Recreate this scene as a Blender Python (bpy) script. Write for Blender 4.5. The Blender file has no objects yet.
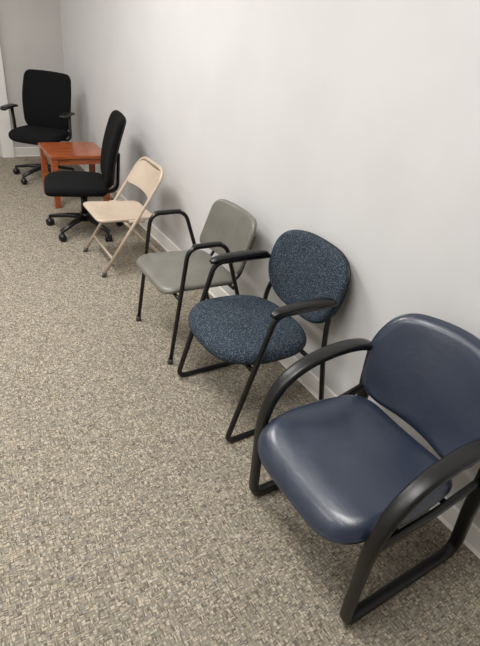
import bpy, math, random
from mathutils import Vector, Matrix
random.seed(4)
scene = bpy.context.scene
COL = scene.collection
try:
    scene.view_settings.view_transform = 'Standard'
    scene.view_settings.look = 'None'
except Exception as e:
    print(e)

def lin(c):
    out=[]
    for v in c:
        v=v/255.0
        out.append(v/12.92 if v<=0.04045 else ((v+0.055)/1.055)**2.4)
    return (out[0],out[1],out[2],1.0)

# ---------------------------------------------------------------- materials
def base_mat(name):
    m=bpy.data.materials.new(name); m.use_nodes=True
    nt=m.node_tree; b=nt.nodes['Principled BSDF']
    return m,nt,b

def noisy(name,c1,c2,scale=8,rough=0.5,metal=0.0,bump=0.0,bscale=200,spec=0.5,coat=0.0,stretch=None,rv=0.0,crease=0.0):
    m,nt,b=base_mat(name)
    N=nt.nodes; L=nt.links
    tc=N.new('ShaderNodeTexCoord')
    src=tc.outputs['Object']
    if stretch:
        mp=N.new('ShaderNodeMapping'); mp.inputs['Scale'].default_value=stretch
        L.new(src,mp.inputs['Vector']); src=mp.outputs['Vector']
    no=N.new('ShaderNodeTexNoise'); no.inputs['Scale'].default_value=scale; no.inputs['Detail'].default_value=4
    L.new(src,no.inputs['Vector'])
    cr=N.new('ShaderNodeValToRGB')
    cr.color_ramp.elements[0].position=0.35; cr.color_ramp.elements[1].position=0.65
    cr.color_ramp.elements[0].color=lin(c1); cr.color_ramp.elements[1].color=lin(c2)
    L.new(no.outputs['Fac'],cr.inputs['Fac']); L.new(cr.outputs['Color'],b.inputs['Base Color'])
    b.inputs['Roughness'].default_value=rough; b.inputs['Metallic'].default_value=metal
    b.inputs['Specular IOR Level'].default_value=spec
    b.inputs['Coat Weight'].default_value=coat
    b.inputs['Coat Roughness'].default_value=0.2
    if rv>0:
        mr=N.new('ShaderNodeMapRange'); mr.inputs['To Min'].default_value=rough-rv; mr.inputs['To Max'].default_value=rough+rv
        L.new(no.outputs['Fac'],mr.inputs['Value']); L.new(mr.outputs['Result'],b.inputs['Roughness'])
    last=None
    if crease>0:
        n3=N.new('ShaderNodeTexNoise'); n3.inputs['Scale'].default_value=14; n3.inputs['Detail'].default_value=2; n3.inputs['Distortion'].default_value=0.6
        L.new(tc.outputs['Object'],n3.inputs['Vector'])
        bc=N.new('ShaderNodeBump'); bc.inputs['Strength'].default_value=crease; bc.inputs['Distance'].default_value=0.01
        L.new(n3.outputs['Fac'],bc.inputs['Height']); last=bc.outputs['Normal']; L.new(last,b.inputs['Normal'])
    if bump>0:
        n2=N.new('ShaderNodeTexNoise'); n2.inputs['Scale'].default_value=bscale; n2.inputs['Detail'].default_value=3
        L.new(tc.outputs['Object'],n2.inputs['Vector'])
        bp=N.new('ShaderNodeBump'); bp.inputs['Strength'].default_value=bump; bp.inputs['Distance'].default_value=0.002
        if last: L.new(last,bp.inputs['Normal'])
        L.new(n2.outputs['Fac'],bp.inputs['Height']); L.new(bp.outputs['Normal'],b.inputs['Normal'])
    return m

M_wall=noisy('wall_paint',(205,204,203),(209,208,207),3,0.75,bump=0.12,bscale=260)
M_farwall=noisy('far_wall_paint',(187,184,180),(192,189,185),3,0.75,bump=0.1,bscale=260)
M_ceil=noisy('ceiling_tile',(225,224,220),(235,234,230),30,0.9,bump=0.2)
M_base=noisy('baseboard_vinyl',(236,233,227),(241,238,232),6,0.45)
M_trim=noisy('trim_paint',(226,224,220),(230,228,225),6,0.45)
M_vinyl=noisy('navy_vinyl',(33,42,60),(38,47,65),10,0.31,bump=0.35,bscale=420,spec=0.6,rv=0.05,coat=0.4,crease=0.22)
M_black=noisy('black_plastic',(12,12,13),(18,18,19),20,0.38,bump=0.1,bscale=300)
M_tube=noisy('black_metal_tube',(12,12,13),(18,18,19),20,0.33)
M_gray=noisy('gray_vinyl',(104,102,94),(112,110,102),12,0.36,bump=0.2,bscale=350,rv=0.04)
M_beige=noisy('beige_painted_metal',(182,165,147),(189,172,154),12,0.36,spec=0.6)
M_fabric=noisy('black_fabric',(13,13,14),(21,21,22),300,0.95,bump=0.5,bscale=500,spec=0.15)
M_mesh=noisy('dark_plastic_shell',(16,16,17),(22,22,23),40,0.6)
M_wood=noisy('cherry_wood',(136,66,34),(170,92,52),7,0.22,stretch=(1.0,12,12),spec=0.6,coat=0.3)
M_rubber=noisy('gray_rubber_tip',(60,58,55),(72,70,66),30,0.7)

def speckle():
    m,nt,b=base_mat('speckled_navy_fabric')
    N=nt.nodes; L=nt.links
    tc=N.new('ShaderNodeTexCoord')
    vo=N.new('ShaderNodeTexNoise'); vo.inputs['Scale'].default_value=210; vo.inputs['Detail'].default_value=0.3; vo.inputs['Distortion'].default_value=0.4
    L.new(tc.outputs['Object'],vo.inputs['Vector'])
    cr=N.new('ShaderNodeValToRGB'); e=cr.color_ramp.elements
    e[0].position=0.42; e[0].color=lin((36,44,55))
    e[1].position=0.66; e[1].color=lin((84,94,102))
    k=e.new(0.54); k.color=lin((46,55,66))
    L.new(vo.outputs['Fac'],cr.inputs['Fac']); L.new(cr.outputs['Color'],b.inputs['Base Color'])
    b.inputs['Roughness'].default_value=0.9; b.inputs['Specular IOR Level'].default_value=0.2
    return m
M_speck=speckle()

def carpet():
    m,nt,b=base_mat('woven_carpet')
    N=nt.nodes; L=nt.links
    geo=N.new('ShaderNodeNewGeometry')
    wn=N.new('ShaderNodeTexNoise'); wn.inputs['Scale'].default_value=25; wn.inputs['Detail'].default_value=1
    L.new(geo.outputs['Position'],wn.inputs['Vector'])
    ws=N.new('ShaderNodeVectorMath'); ws.operation='MULTIPLY_ADD'
    ws.inputs[1].default_value=(0.004,0.004,0)
    L.new(wn.outputs['Color'],ws.inputs[0]); L.new(geo.outputs['Position'],ws.inputs[2])
    def vor(sx,sy,rnd):
        mp=N.new('ShaderNodeMapping'); mp.inputs['Scale'].default_value=(sx,sy,1)
        L.new(ws.outputs['Vector'],mp.inputs['Vector'])
        v=N.new('ShaderNodeTexVoronoi'); v.voronoi_dimensions='2D'; v.feature='F1'; v.distance='CHEBYCHEV'
        v.inputs['Scale'].default_value=1; v.inputs['Randomness'].default_value=rnd
        L.new(mp.outputs['Vector'],v.inputs['Vector'])
        sp=N.new('ShaderNodeSeparateColor'); L.new(v.outputs['Color'],sp.inputs['Color'])
        return v,sp
    def ramp(out):
        cr=N.new('ShaderNodeValToRGB'); cr.color_ramp.interpolation='CONSTANT'
        e=cr.color_ramp.elements
        cols=[(0.0,(108,100,91)),(0.14,(132,124,111)),(0.34,(151,142,126)),(0.54,(165,154,137)),(0.70,(141,137,122)),(0.80,(136,134,128)),(0.88,(186,175,157))]
        e[0].position=0; e[0].color=lin(cols[0][1]); e[1].position=cols[1][0]; e[1].color=lin(cols[1][1])
        for p,c in cols[2:]:
            k=e.new(p); k.color=lin(c)
        L.new(out,cr.inputs['Fac']); return cr
    B=88
    va,sa=vor(B,B*3,0.0); vb,sb=vor(B*3,B,0.0); vm,sm=vor(B,B,0.0)
    ra=ramp(sa.outputs['Red']); rb=ramp(sb.outputs['Green'])
    th=N.new('ShaderNodeMath'); th.operation='GREATER_THAN'; th.inputs[1].default_value=0.5
    L.new(sm.outputs['Red'],th.inputs[0])
    mx=N.new('ShaderNodeMix'); mx.data_type='RGBA'
    L.new(th.outputs[0],mx.inputs['Factor']); L.new(ra.outputs['Color'],mx.inputs[6]); L.new(rb.outputs['Color'],mx.inputs[7])
    mh=N.new('ShaderNodeMix'); mh.data_type='FLOAT'
    L.new(th.outputs[0],mh.inputs['Factor']); L.new(va.outputs['Distance'],mh.inputs[2]); L.new(vb.outputs['Distance'],mh.inputs[3])
    gp=N.new('ShaderNodeMapRange'); gp.inputs['From Min'].default_value=0.28; gp.inputs['From Max'].default_value=0.5
    gp.inputs['To Min'].default_value=1.0; gp.inputs['To Max'].default_value=0.66
    L.new(mh.outputs[0],gp.inputs['Value'])
    mul=N.new('ShaderNodeMix'); mul.data_type='RGBA'; mul.blend_type='MULTIPLY'; mul.inputs['Factor'].default_value=1
    L.new(mx.outputs[2],mul.inputs[6]); L.new(gp.outputs['Result'],mul.inputs[7])
    no=N.new('ShaderNodeTexNoise'); no.inputs['Scale'].default_value=260; no.inputs['Detail'].default_value=2
    L.new(geo.outputs['Position'],no.inputs['Vector'])
    mr=N.new('ShaderNodeMapRange'); mr.inputs['To Min'].default_value=0.82; mr.inputs['To Max'].default_value=1.22
    L.new(no.outputs['Fac'],mr.inputs['Value'])
    m2=N.new('ShaderNodeMix'); m2.data_type='RGBA'; m2.blend_type='MULTIPLY'; m2.inputs['Factor'].default_value=1
    L.new(mul.outputs[2],m2.inputs[6]); L.new(mr.outputs['Result'],m2.inputs[7])
    L.new(m2.outputs[2],b.inputs['Base Color'])
    b.inputs['Roughness'].default_value=0.95; b.inputs['Specular IOR Level'].default_value=0.1
    bp=N.new('ShaderNodeBump'); bp.inputs['Strength'].default_value=0.25; bp.inputs['Distance'].default_value=0.003
    L.new(gp.outputs['Result'],bp.inputs['Height']); L.new(bp.outputs['Normal'],b.inputs['Normal'])
    return m
M_carpet=carpet()

# ---------------------------------------------------------------- mesh helpers
def make(name,verts,faces,mat,parent=None,smooth=True,shift=(0,0,0),label=None):
    me=bpy.data.meshes.new(name)
    sv=Vector(shift)
    me.from_pydata([Vector(v)+sv for v in verts],[],faces)
    me.validate(); me.update()
    import bmesh
    bm=bmesh.new(); bm.from_mesh(me); bmesh.ops.recalc_face_normals(bm,faces=bm.faces); bm.to_mesh(me); bm.free()
    for p in me.polygons: p.use_smooth=smooth
    me.materials.append(mat)
    ob=bpy.data.objects.new(name,me); COL.objects.link(ob)
    if parent: ob.parent=parent
    if label: ob['label']=label
    return ob

class Geo:
    def __init__(s): s.v=[]; s.f=[]
    def add(s,v,f):
        n=len(s.v); s.v+= [Vector(a) for a in v]; s.f+=[tuple(i+n for i in q) for q in f]
        return s

def fillet(pts,rad,closed=False,seg=6):
    pts=[Vector(p) for p in pts]; n=len(pts); out=[]
    for i,p in enumerate(pts):
        r=rad[i] if isinstance(rad,(list,tuple)) else rad
        if not closed and (i==0 or i==n-1) or r<=0: out.append(p); continue
        a=pts[i-1]; c=pts[(i+1)%n]
        d1=(a-p); d2=(c-p); l1=d1.length; l2=d2.length
        rr=min(r,l1*0.49,l2*0.49)
        s=p+d1.normalized()*rr; e=p+d2.normalized()*rr
        for k in range(seg+1):
            t=k/seg
            out.append(s*(1-t)**2+p*2*t*(1-t)+e*t*t)
    return out

def catmull(pts,seg=6,closed=False):
    pts=[Vector(p) for p in pts]; n=len(pts); out=[]
    rng=range(n) if closed else range(n-1)
    for i in rng:
        p0=pts[i-1] if (i>0 or closed) else pts[0]*2-pts[1]
        p1=pts[i]; p2=pts[(i+1)%n]
        p3=pts[(i+2)%n] if (i+2<n or closed) else pts[-1]*2-pts[-2]
        for k in range(seg):
            t=k/seg
            out.append(0.5*((2*p1)+(p2-p0)*t+(2*p0-5*p1+4*p2-p3)*t*t+(-p0+3*p1-3*p2+p3)*t**3))
    if not closed: out.append(pts[-1])
    return out

def sweep(path,rw,rt=None,ref=(0,1,0),closed=False,n=12,power=2.0):
    rt=rw if rt is None else rt
    P=[Vector(p) for p in path]
    Q=[P[0]]
    for p in P[1:]:
        if (p-Q[-1]).length>1e-5: Q.append(p)
    if closed and (Q[0]-Q[-1]).length<1e-5: Q.pop()
    P=Q; m=len(P); V=[]; F=[]; ref=Vector(ref).normalized()
    for i,p in enumerate(P):
        if closed: t=(P[(i+1)%m]-P[i-1])
        else: t=P[min(i+1,m-1)]-P[max(i-1,0)]
        t.normalize()
        b=ref-t*ref.dot(t)
        if b.length<1e-4: b=Vector((1,0,0))-t*t.x
        b.normalize(); nn=t.cross(b)
        tt=i/(m-1)
        a=rw(tt) if callable(rw) else rw; c=rt(tt) if callable(rt) else rt
        for k in range(n):
            th=2*math.pi*k/n; cs=math.cos(th); sn=math.sin(th)
            cx=math.copysign(abs(cs)**(2/power),cs); sx=math.copysign(abs(sn)**(2/power),sn)
            V.append(p+b*cx*a+nn*sx*c)
    for i in range(m if closed else m-1):
        j=(i+1)%m
        for k in range(n):
            l=(k+1)%n
            F.append((i*n+k,i*n+l,j*n+l,j*n+k))
    if not closed:
        F.append(tuple(range(n-1,-1,-1))); F.append(tuple((m-1)*n+k for k in range(n)))
    return V,F

def cushion(outline,T,r,dome,deform,bdome=0.0,nr=6,seam=0.0):
    R=sum(math.hypot(*o) for o in outline)/len(outline)
    ring=[]
    for i in range(1,nr):
        s=(1-r/R)*i/nr; ring.append((s,-bdome*(1-s*s)))
    K=12
    for k in range(0,K+1):
        a=math.pi*k/K
        s=1-(r-r*math.sin(a))/R
        w=(T/2)-(T/2)*math.cos(a)
        wd=w if k<K/2 else w+dome*(1-s*s)*(k-K/2)/(K/2)
        ring.append((s,wd))
        if seam>0 and k==6:
            ring.append((s+seam/R,wd+0.002)); ring.append((s+seam/R,wd+0.005)); ring.append((s,wd+0.0065))
    for i in range(nr-1,0,-1):
        s=(1-r/R)*i/nr; ring.append((s,T+dome*(1-s*s)))
    n=len(outline); V=[];F=[]
    V.append(deform(0,0,-bdome))
    for s,w in ring:
        for (p,q) in outline: V.append(deform(p*s,q*s,w))
    V.append(deform(0,0,T+dome)); last=len(V)-1
    for k in range(n): F.append((0,1+(k+1)%n,1+k))
    m=len(ring)
    for i in range(m-1):
        for k in range(n):
            l=(k+1)%n
            F.append((1+i*n+k,1+i*n+l,1+(i+1)*n+l,1+(i+1)*n+k))
    for k in range(n): F.append((last,1+(m-1)*n+k,1+(m-1)*n+(k+1)%n))
    return V,F

def resample(pts,n):
    P=[Vector(p) for p in pts]; P.append(P[0]); d=[0]
    for i in range(1,len(P)): d.append(d[-1]+(P[i]-P[i-1]).length)
    out=[];j=0
    for k in range(n):
        t=d[-1]*k/n
        while d[j+1]<t: j+=1
        L=d[j+1]-d[j]; f=0 if L==0 else (t-d[j])/L
        out.append(P[j].lerp(P[j+1],f))
    return [(p.x,p.y) for p in out]

def rpoly(pts,rad,n=72):
    return resample(fillet([(a,b,0) for a,b in pts],rad,True,8),n)

def oval(a,b,pw=2.6,taper=0.0,n=72):
    pts=[]
    for k in range(n*2):
        t=math.pi*k/n; c=math.cos(t); s=math.sin(t)
        x=a*math.copysign(abs(c)**(2/pw),c); y=b*math.copysign(abs(s)**(2/pw),s)
        x*=1-taper*max(0,-y/b)**1.5
        pts.append((x,y,0))
    return resample(pts,n)

def box(c,s,bev=0.004):
    import bmesh
    bm=bmesh.new(); bmesh.ops.create_cube(bm,size=1.0)
    for v in bm.verts: v.co=Vector((v.co.x*s[0]+c[0],v.co.y*s[1]+c[1],v.co.z*s[2]+c[2]))
    if bev>0: bmesh.ops.bevel(bm,geom=list(bm.edges),offset=bev,segments=2,affect='EDGES',profile=0.6)
    V=[v.co.copy() for v in bm.verts]; F=[tuple(x.index for x in f.verts) for f in bm.faces]
    bm.free(); return V,F

def cyl(p0,p1,r0,r1=None,n=20):
    r1=r0 if r1 is None else r1
    return sweep([p0,Vector(p0).lerp(Vector(p1),0.5),p1],lambda t:r0+(r1-r0)*t,lambda t:r0+(r1-r0)*t,ref=(0.13,1,0.07),n=n)

def empty(name,loc,rot,label,cat,group=None):
    e=bpy.data.objects.new(name,None); e.empty_display_size=0.1
    e.location=loc; e.rotation_euler=(0,0,rot); COL.objects.link(e)
    e['label']=label; e['category']=cat
    if group: e['group']=group
    return e

# ---------------------------------------------------------------- room
def struct(name,c,s,mat):
    V,F=box(c,s,0)
    o=make(name,V,F,mat,smooth=False); o['kind']='structure'; return o
YF=6.03; XL=-4.2; YB=-2.5; H=2.7
struct('floor',((XL)/2,(YF+YB)/2,-0.05),(-XL+0.4,YF-YB+0.4,0.1),M_carpet)
struct('ceiling',((XL)/2,(YF+YB)/2,H+0.05),(-XL+0.4,YF-YB+0.4,0.1),M_ceil)
struct('wall_right',(0.1,(YF+YB)/2,H/2),(0.2,YF-YB+0.4,H),M_wall)
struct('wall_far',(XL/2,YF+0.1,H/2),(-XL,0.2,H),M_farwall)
struct('wall_left',(XL-0.1,(YF+YB)/2,H/2),(0.2,YF-YB+0.4,H),M_wall)
struct('wall_back',(XL/2,YB-0.1,H/2),(-XL,0.2,H),M_wall)
def baseboard(name,p0,p1,nrm,h=0.10):
    p0=Vector(p0);p1=Vector(p1);nrm=Vector(nrm)
    prof=[(0,0),(0.016,0),(0.014,0.004),(0.009,0.014),(0.008,h-0.006),(0.006,h),(0,h)]
    V=[];F=[]
    for p in (p0,p1):
        for d,z in prof: V.append(p+nrm*d+Vector((0,0,z)))
    n=len(prof)
    for k in range(n):
        l=(k+1)%n; F.append((k,l,n+l,n+k))
    F.append(tuple(range(n))); F.append(tuple(range(2*n-1,n-1,-1)))
    o=make(name,V,F,M_base,smooth=False); o['kind']='structure'
baseboard('baseboard_right',(0,YB,0),(0,YF,0),(-1,0,0))
baseboard('baseboard_far',(-0.62,YF,0),(-0.008,YF,0),(0,-1,0))
struct('trim_1',(-0.68,YF-0.02,H/2),(0.12,0.04,H),M_trim)

# ---------------------------------------------------------------- chair: navy vinyl sled chair
S=0.35
def sled_arm_chair(yc):
    e=empty('guest_armchair',(-S,yc,0),0,'navy blue vinyl guest armchair with black sled frame and curved arms','chair')
    sh=(S,0,0)
    ol=rpoly([(-0.292,-0.24),(-0.02,-0.267),(0.24,-0.235),(0.24,0.235),(-0.02,0.267),(-0.292,0.24)],[0.13,0.25,0.10,0.10,0.25,0.13],n=96)
    def ds(p,q,w):
        drop=0.0
        if p<-0.10: drop=-1.25*(p+0.10)**2
        z=0.383+w+drop-0.05*p-0.010*max(0,1-(q/0.23)**2)
        return Vector((-0.455+p,q,z))
    V,F=cushion(ol,0.082,0.045,0.018,ds,seam=0.002); make('seat',V,F,M_vinyl,e,shift=sh)
    ol=rpoly([(-0.235,-0.185),(0.235,-0.185),(0.272,0.05),(0.22,0.185),(0,0.212),(-0.22,0.185),(-0.272,0.05)],[0.11,0.11,0.12,0.12,0.2,0.12,0.12],n=96)
    def db(p,q,w):
        x=-0.105+0.24*q -1.15*p*p -w
        return Vector((x,p,0.615+q*0.98+0.05*w))
    V,F=cushion(ol,0.062,0.034,0.014,db,seam=0.002); make('backrest',V,F,M_vinyl,e,shift=sh)
    for sgn in (1,-1):
        y=sgn*0.272
        top=catmull([(x,y,z) for x,z in [(-0.655,0.25),(-0.66,0.42),(-0.62,0.55),(-0.53,0.622),(-0.39,0.652),(-0.25,0.640),(-0.175,0.585),(-0.165,0.44),(-0.14,0.25)]],6)
        bot=fillet([(-0.14,y,0.25),(-0.085,y,0.016),(-0.64,y,0.016),(-0.655,y,0.25)],[0,0.09,0.05,0],False,8)
        path=top+bot[1:-1]
        V,F=sweep(path,lambda t:0.019+0.009*math.sin(math.pi*min(1,t/0.85)),0.0155,closed=True,n=16,power=3.2)
        make('side_frame',V,F,M_black,e,shift=sh)
        V,F=sweep(catmull([(-0.655,y*0.97,0.375),(-0.50,y*0.965,0.38),(-0.33,y*0.965,0.39),(-0.168,y*0.97,0.43)],6),0.011,0.019,n=12,power=2.6)
        make('seat_rail',V,F,M_black,e,shift=sh)
    for x,z in ((-0.52,0.374),(-0.30,0.38)):
        V,F=sweep([(x,-0.262,z),(x,-0.2,z),(x,0.2,z),(x,0.262,z)],0.012,0.012,ref=(0,0,1))
        make('crossbar',V,F,M_black,e,shift=sh)
    return e
sled_arm_chair(0.69)

# ---------------------------------------------------------------- chair: speckled fabric
def speckled_chair(yc):
    e=empty('guest_armchair',(-S,yc,0),0,'speckled navy fabric guest armchair with black tubular sled frame','chair')
    sh=(S,0,0)
    ol=oval(0.245,0.256,2.8)
    def ds(p,q,w):
        drop=-1.3*(p+0.12)**2 if p<-0.12 else 0
        return Vector((-0.39+p,q,0.39+w+drop-0.04*p))
    V,F=cushion(ol,0.064,0.034,0.014,ds); make('seat',V,F,M_speck,e,shift=sh)
    ol=oval(0.256,0.182,3.2,0.20)
    def db(p,q,w):
        x=-0.06+0.2*q-0.5*p*p-w
        return Vector((x,p,0.628+q*0.98))
    V,F=cushion(ol,0.045,0.024,0.012,db); make('backrest',V,F,M_speck,e,shift=sh)
    ol2=[(p*0.97,q*0.97) for p,q in ol]
    def db2(p,q,w): return db(p,q,w-0.012)
    V,F=cushion(ol2,0.018,0.009,0.0,db2); make('back_shell',V,F,M_black,e,shift=sh)
    for sgn in (1,-1):
        y=sgn*0.25
        path=fillet([(-0.13,y*0.93,0.63),(-0.135,y,0.63),(-0.44,y,0.635),(-0.60,y,0.013),(-0.05,y,0.013),(-0.135,y*0.97,0.42),(-0.06,y*0.6,0.72)],[0,0,0.05,0.05,0.05,0.1,0],False,8)
        V,F=sweep(path[1:],0.0125,0.0125,n=12)
        make('side_frame',V,F,M_tube,e,shift=sh)
        ap=catmull([(-0.465,y,0.640),(-0.42,y,0.654),(-0.3,y,0.658),(-0.2,y,0.655),(-0.15,y,0.648)],5)
        V,F=sweep(ap,lambda t:0.012+0.012*math.sin(math.pi*min(1,max(0,t)))**0.5,lambda t:0.008+0.005*math.sin(math.pi*t)**0.5,n=14,power=2.4)
        make('armrest',V,F,M_black,e,shift=sh)
    g=Geo()
    for x,z in ((-0.50,0.37),(-0.22,0.375)):
        g.add(*sweep([(x,-0.25,z),(x,0.25,z)],0.011,0.011,ref=(0,0,1)))
    g.add(*box((-0.36,0,0.382),(0.36,0.36,0.016)))
    make('seat_support',g.v,g.f,M_tube,e,shift=sh)
speckled_chair(1.50)

# ---------------------------------------------------------------- gray vinyl chair
def gray_chair(yc):
    e=empty('stacking_armchair',(-S,yc,0),0,'gray vinyl stacking armchair with black tubular metal frame','chair')
    sh=(S,0,0)
    ol=rpoly([(-0.24,-0.218),(0.20,-0.21),(0.20,0.21),(-0.24,0.218)],[0.08,0.06,0.06,0.08])
    def ds(p,q,w):
        drop=-1.6*(p+0.12)**2 if p<-0.12 else 0
        return Vector((-0.385+p,q,0.408+w+drop-0.05*p))
    V,F=cushion(ol,0.030,0.018,0.012,ds); make('seat',V,F,M_gray,e,shift=sh)
    ol=rpoly([(-0.23,-0.15),(0.23,-0.15),(0.215,0.14),(-0.215,0.14)],[0.05,0.05,0.07,0.07])
    def db(p,q,w):
        return Vector((-0.11+0.28*q-0.9*p*p-w,p,0.603+q*0.97))
    V,F=cushion(ol,0.03,0.016,0.006,db); make('backrest',V,F,M_gray,e,shift=sh)
    for sgn in (1,-1):
        y=sgn*0.23
        path=fillet([(-0.58,y,0.02),(-0.515,y,0.66),(-0.31,y,0.66),(-0.20,y,0.34),(-0.10,y,0.02)],[0,0.06,0.06,0.1,0],False,8)
        V,F=sweep(path,0.011,0.011)
        make('leg_frame',V,F,M_tube,e,shift=sh)
        ap=[(-0.49,y,0.662),(-0.46,y,0.664),(-0.38,y,0.664),(-0.34,y,0.661)]
        V,F=sweep(catmull(ap,4),0.0135,0.0125,n=12)
        make('armrest',V,F,M_black,e,shift=sh)
        for x in (-0.582,-0.098):
            V,F=cyl((x,y,0.0),(x,y,0.03),0.015,0.014); make('glide',V,F,M_rubber,e,shift=sh)
    g=Geo()
    for x,z in ((-0.545,0.385),(-0.235,0.395)):
        g.add(*sweep([(x,-0.23,z),(x,0.23,z)],0.009,0.009,ref=(0,0,1)))
    for sgn in (1,-1):
        g.add(*sweep(fillet([(-0.55,sgn*0.15,0.39),(-0.16,sgn*0.15,0.39),(-0.09,sgn*0.15,0.64)],[0,0.06,0]),0.009,0.009))
    make('back_support',g.v,g.f,M_tube,e,shift=sh)
gray_chair(2.11)

# ---------------------------------------------------------------- folding chair
def folding_chair(yc):
    e=empty('folding_chair',(-S+0.03,yc,0),0,'beige painted metal folding chair','chair')
    sh=(S,0,0)
    w=0.215
    path=fillet([(-0.63,-w,0.015),(-0.34,-w*0.98,0.46),(-0.19,-w*0.95,0.695),(-0.19,w*0.95,0.695),(-0.34,w*0.98,0.46),(-0.63,w,0.015)],[0,0.1,0.10,0.10,0.1,0],False,8)
    V,F=sweep(path,0.0115,0.0115,ref=(0.86,0,-0.5)); make('front_leg_frame',V,F,M_beige,e,shift=sh)
    path=fillet([(-0.13,-w*0.88,0.015),(-0.46,-w*0.86,0.36),(-0.46,w*0.86,0.36),(-0.13,w*0.88,0.015)],[0,0.03,0.03,0],False,6)
    V,F=sweep(path,0.010,0.010,ref=(0.8,0,0.6)); make('rear_leg_frame',V,F,M_beige,e,shift=sh)
    V,F=sweep([(-0.19,-w*0.87,0.085),(-0.19,w*0.87,0.085)],0.008,0.008,ref=(0,0,1)); make('crossbar',V,F,M_beige,e,shift=sh)
    V,F=sweep([(-0.56,-w,0.12),(-0.56,w,0.12)],0.008,0.008,ref=(0,0,1)); make('crossbar',V,F,M_beige,e,shift=sh)
    ol=rpoly([(-0.215,-0.195),(0.19,-0.17),(0.19,0.17),(-0.215,0.195)],[0.06,0.05,0.05,0.06])
    def ds(p,q,w_):
        d=math.hypot(p/0.2,q/0.19)
        return Vector((-0.43+p,q,0.368+w_-0.03*p-0.020*max(0,1-d*d)))
    V,F=cushion(ol,0.02,0.010,0.0,ds); make('seat',V,F,M_beige,e,shift=sh)
    ol=rpoly([(-0.20,-0.105),(0.20,-0.105),(0.195,0.09),(-0.195,0.09)],[0.02,0.02,0.07,0.07])
    def db(p,q,w_): return Vector((-0.245+0.56*q+0.035*(1-(p/0.2)**2)-w_*0.9,p,0.61+q*0.9+w_*0.1))
    V,F=cushion(ol,0.01,0.005,0.0,db); make('backrest',V,F,M_beige,e,shift=sh)
    for s in (1,-1):
        V,F=sweep([(-0.44,s*w*0.93,0.371),(-0.33,s*w*0.93,0.371)],0.006,0.012); make('side_bracket',V,F,M_beige,e,shift=sh)
        for x,yy in ((-0.63,w),(-0.13,w*0.88)):
            V,F=cyl((x,s*yy,0),(x+ (0.01 if x<-.4 else -0.01),s*yy,0.03),0.0145); make('foot_cap',V,F,M_rubber,e,shift=sh)
folding_chair(3.155)

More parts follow.
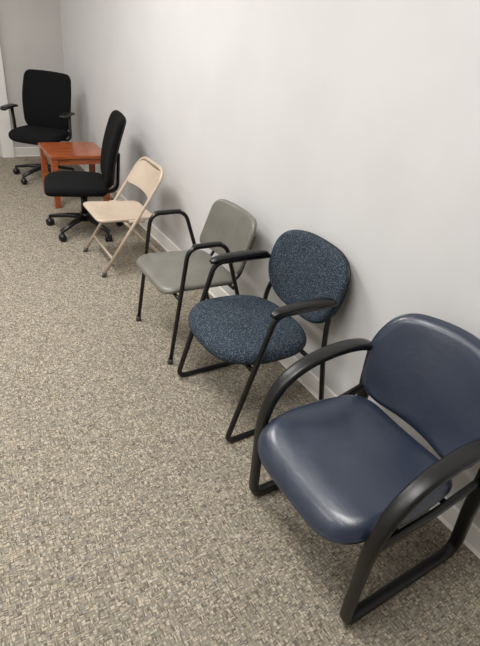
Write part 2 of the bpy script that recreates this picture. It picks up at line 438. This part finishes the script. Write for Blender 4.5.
# ---------------------------------------------------------------- office chairs (origin at base centre, faces -x)
def office_chair(loc,rot,label,arms,spin,topz,seatz=0.47,so=0.0,bo=0.0,bw=1.0):
    e=empty('office_chair',loc,rot,label,'chair')
    g=Geo()
    R=0.29
    cast=[]
    for k in range(5):
        a=spin+k*2*math.pi/5; d=Vector((math.cos(a),math.sin(a),0)); 
        pth=[d*0.03+Vector((0,0,0.115)),d*0.15+Vector((0,0,0.105)),d*R+Vector((0,0,0.078))]
        side=Vector((-d.y,d.x,0))
        g.add(*sweep(pth,lambda t:0.028-0.010*t,lambda t:0.020-0.008*t,ref=side,n=12,power=3))
        cast.append((d,side))
    g.add(*cyl((0,0,0.085),(0,0,0.15),0.045,0.035))
    make('star_base',g.v,g.f,M_black,e)
    for k,(d,side) in enumerate(cast):
        g=Geo(); c=d*R
        g.add(*cyl(c+Vector((0,0,0.045)),c+Vector((0,0,0.085)),0.009))
        ax=(d*0.6+side*0.8).normalized()
        for s in (1,-1):
            g.add(*sweep([c+ax*s*0.006+Vector((0,0,0.029)),c+ax*s*0.012+Vector((0,0,0.029)),c+ax*s*0.026+Vector((0,0,0.029))],lambda t:0.029-0.005*t*t,lambda t:0.029-0.005*t*t,ref=(0,0,1),n=20))
        g.add(*box((c.x,c.y,0.045),(0.03,0.03,0.03),0.006))
        make('caster',g.v,g.f,M_black,e)
    g=Geo(); g.add(*cyl((0,0,0.13),(0,0,0.30),0.026)); g.add(*cyl((0,0,0.28),(0,0,seatz-0.07),0.016))
    make('gas_column',g.v,g.f,M_tube,e)
    g=Geo(); g.add(*box((0.02,0,seatz-0.075),(0.26,0.16,0.045),0.012))
    g.add(*sweep(fillet([(0.08,0,seatz-0.08),(0.25+bo,0,seatz-0.07),(0.262+bo,0,seatz+0.22)],[0,0.07,0]),0.035,0.011,power=3))
    make('tilt_mechanism',g.v,g.f,M_black,e)
    ol=rpoly([(-0.25,-0.22),(-0.05,-0.25),(0.21,-0.22),(0.21,0.22),(-0.05,0.25),(-0.25,0.22)],[0.1,0.1,0.08,0.08,0.1,0.1])
    def ds(p,q,w):
        drop=-1.2*(p+0.12)**2 if p<-0.12 else 0
        return Vector((p+so,q,seatz-0.055+w+drop+0.12*q*q))
    V,F=cushion(ol,0.065,0.032,0.012,ds); make('seat',V,F,M_fabric,e)
    zb=seatz+0.0; Hh=(topz-zb)
    hh=Hh/2
    ol=rpoly([(-0.215*bw,-hh),(0.215*bw,-hh),(0.24*bw,0.02),(0.22*bw,hh-0.008),(0,hh),(-0.22*bw,hh-0.008),(-0.24*bw,0.02)],[0.07,0.07,0.15,0.06,0.1,0.06,0.15])
    def db(p,q,w):
        return Vector((0.265+bo+0.17*q-0.03*math.cos((q+0.08)*5)-0.5*p*p-w,p,zb+hh+q))
    V,F=cushion(ol,0.045,0.022,0.01,db); make('backrest',V,F,M_fabric,e)
    def db2(p,q,w): return db(p*0.93,q*0.93,w-0.014)
    V,F=cushion(ol,0.02,0.01,0.0,db2); make('back_shell',V,F,M_mesh,e)
    if arms:
        for s in (1,-1):
            g=Geo()
            g.add(*sweep(fillet([(0.05,s*0.12,seatz-0.06),(0.05,s*0.28,seatz-0.05),(0.04,s*0.285,seatz+0.18)],[0,0.05,0]),0.022,0.010,ref=(1,0,0),power=3))
            make('armrest_post',g.v,g.f,M_black,e)
            V,F=sweep(catmull([(-0.12,s*0.285,seatz+0.185),(-0.08,s*0.285,seatz+0.195),(0.05,s*0.285,seatz+0.198),(0.11,s*0.285,seatz+0.19)],4),lambda t:0.028+0.014*math.sin(math.pi*t),0.013,power=3)
            make('armrest',V,F,M_black,e)
    return e
office_chair((-0.475,3.78,0),math.radians(-12),'armless black fabric office chair on casters beside a small wood table',False,math.radians(146+12),0.905,0.395,so=-0.035,bo=0.01)
office_chair((-0.475,5.20,0),math.radians(52),'black fabric office chair with armrests in the room corner',True,math.radians(145-52),0.96,0.445,bw=1.04)

# ---------------------------------------------------------------- end table
def end_table():
    x0,x1,y0,y1,h=-0.59,-0.09,4.30,4.78,0.45
    cx,cy=(x0+x1)/2,(y0+y1)/2; W=x1-x0; D=y1-y0
    e=empty('end_table',(cx,cy,0),0,'small reddish cherry wood end table with square legs','table')
    V,F=box((0,0,h-0.014),(W,D,0.028),0.005); make('table_top',V,F,M_wood,e,smooth=False)
    a=W/2-0.03;b=D/2-0.03
    g=Geo()
    for s in (1,-1):
        g.add(*box((0,s*b,h-0.055),(2*a,0.022,0.05),0.002)); g.add(*box((s*a,0,h-0.055),(0.022,2*b,0.05),0.002))
    make('apron',g.v,g.f,M_wood,e,smooth=False)
    for sx in (1,-1):
        for sy in (1,-1):
            V,F=box((sx*a,sy*b,(h-0.028)/2),(0.05,0.05,h-0.028),0.004); make('leg',V,F,M_wood,e,smooth=False)
end_table()

# ---------------------------------------------------------------- lights
def area(name,loc,sx,sy,power,col=(1,0.985,0.965)):
    l=bpy.data.lights.new(name,'AREA'); l.shape='RECTANGLE'; l.size=sx; l.size_y=sy; l.energy=power; l.color=col
    o=bpy.data.objects.new(name,l); o.location=loc; COL.objects.link(o); return o
area('ceiling_light_near',(-1.5,0.8,H-0.02),0.6,1.2,50)
area('ceiling_light_mid',(-1.45,3.1,H-0.02),0.6,1.2,62)
area('ceiling_light_far',(-2.2,5.0,H-0.02),0.6,1.2,27)
area('ceiling_light_side',(-3.2,1.5,H-0.02),0.6,1.2,30)
w=bpy.data.worlds.new('World'); scene.world=w; w.use_nodes=True
w.node_tree.nodes['Background'].inputs['Color'].default_value=(1,0.98,0.95,1)
w.node_tree.nodes['Background'].inputs['Strength'].default_value=0.3

# ---------------------------------------------------------------- camera
psi=math.radians(35.3); th=math.radians(32); rho=math.radians(7.7); f=484.0
Fv=Vector((math.cos(th)*math.sin(psi),math.cos(th)*math.cos(psi),-math.sin(th)))
R0=Vector((math.cos(psi),-math.sin(psi),0)); U0=Vector((math.sin(th)*math.sin(psi),math.sin(th)*math.cos(psi),math.cos(th)))
Rc=R0*math.cos(rho)+U0*math.sin(rho); Uc=-R0*math.sin(rho)+U0*math.cos(rho)
M=Matrix((( Rc.x,Uc.x,-Fv.x,-1.494),(Rc.y,Uc.y,-Fv.y,0.0),(Rc.z,Uc.z,-Fv.z,1.6),(0,0,0,1)))
cd=bpy.data.cameras.new('Camera'); co=bpy.data.objects.new('Camera',cd); COL.objects.link(co)
co.matrix_world=M; cd.sensor_fit='HORIZONTAL'; cd.sensor_width=36; cd.lens=36*f/480; cd.clip_start=0.02
scene.camera=co
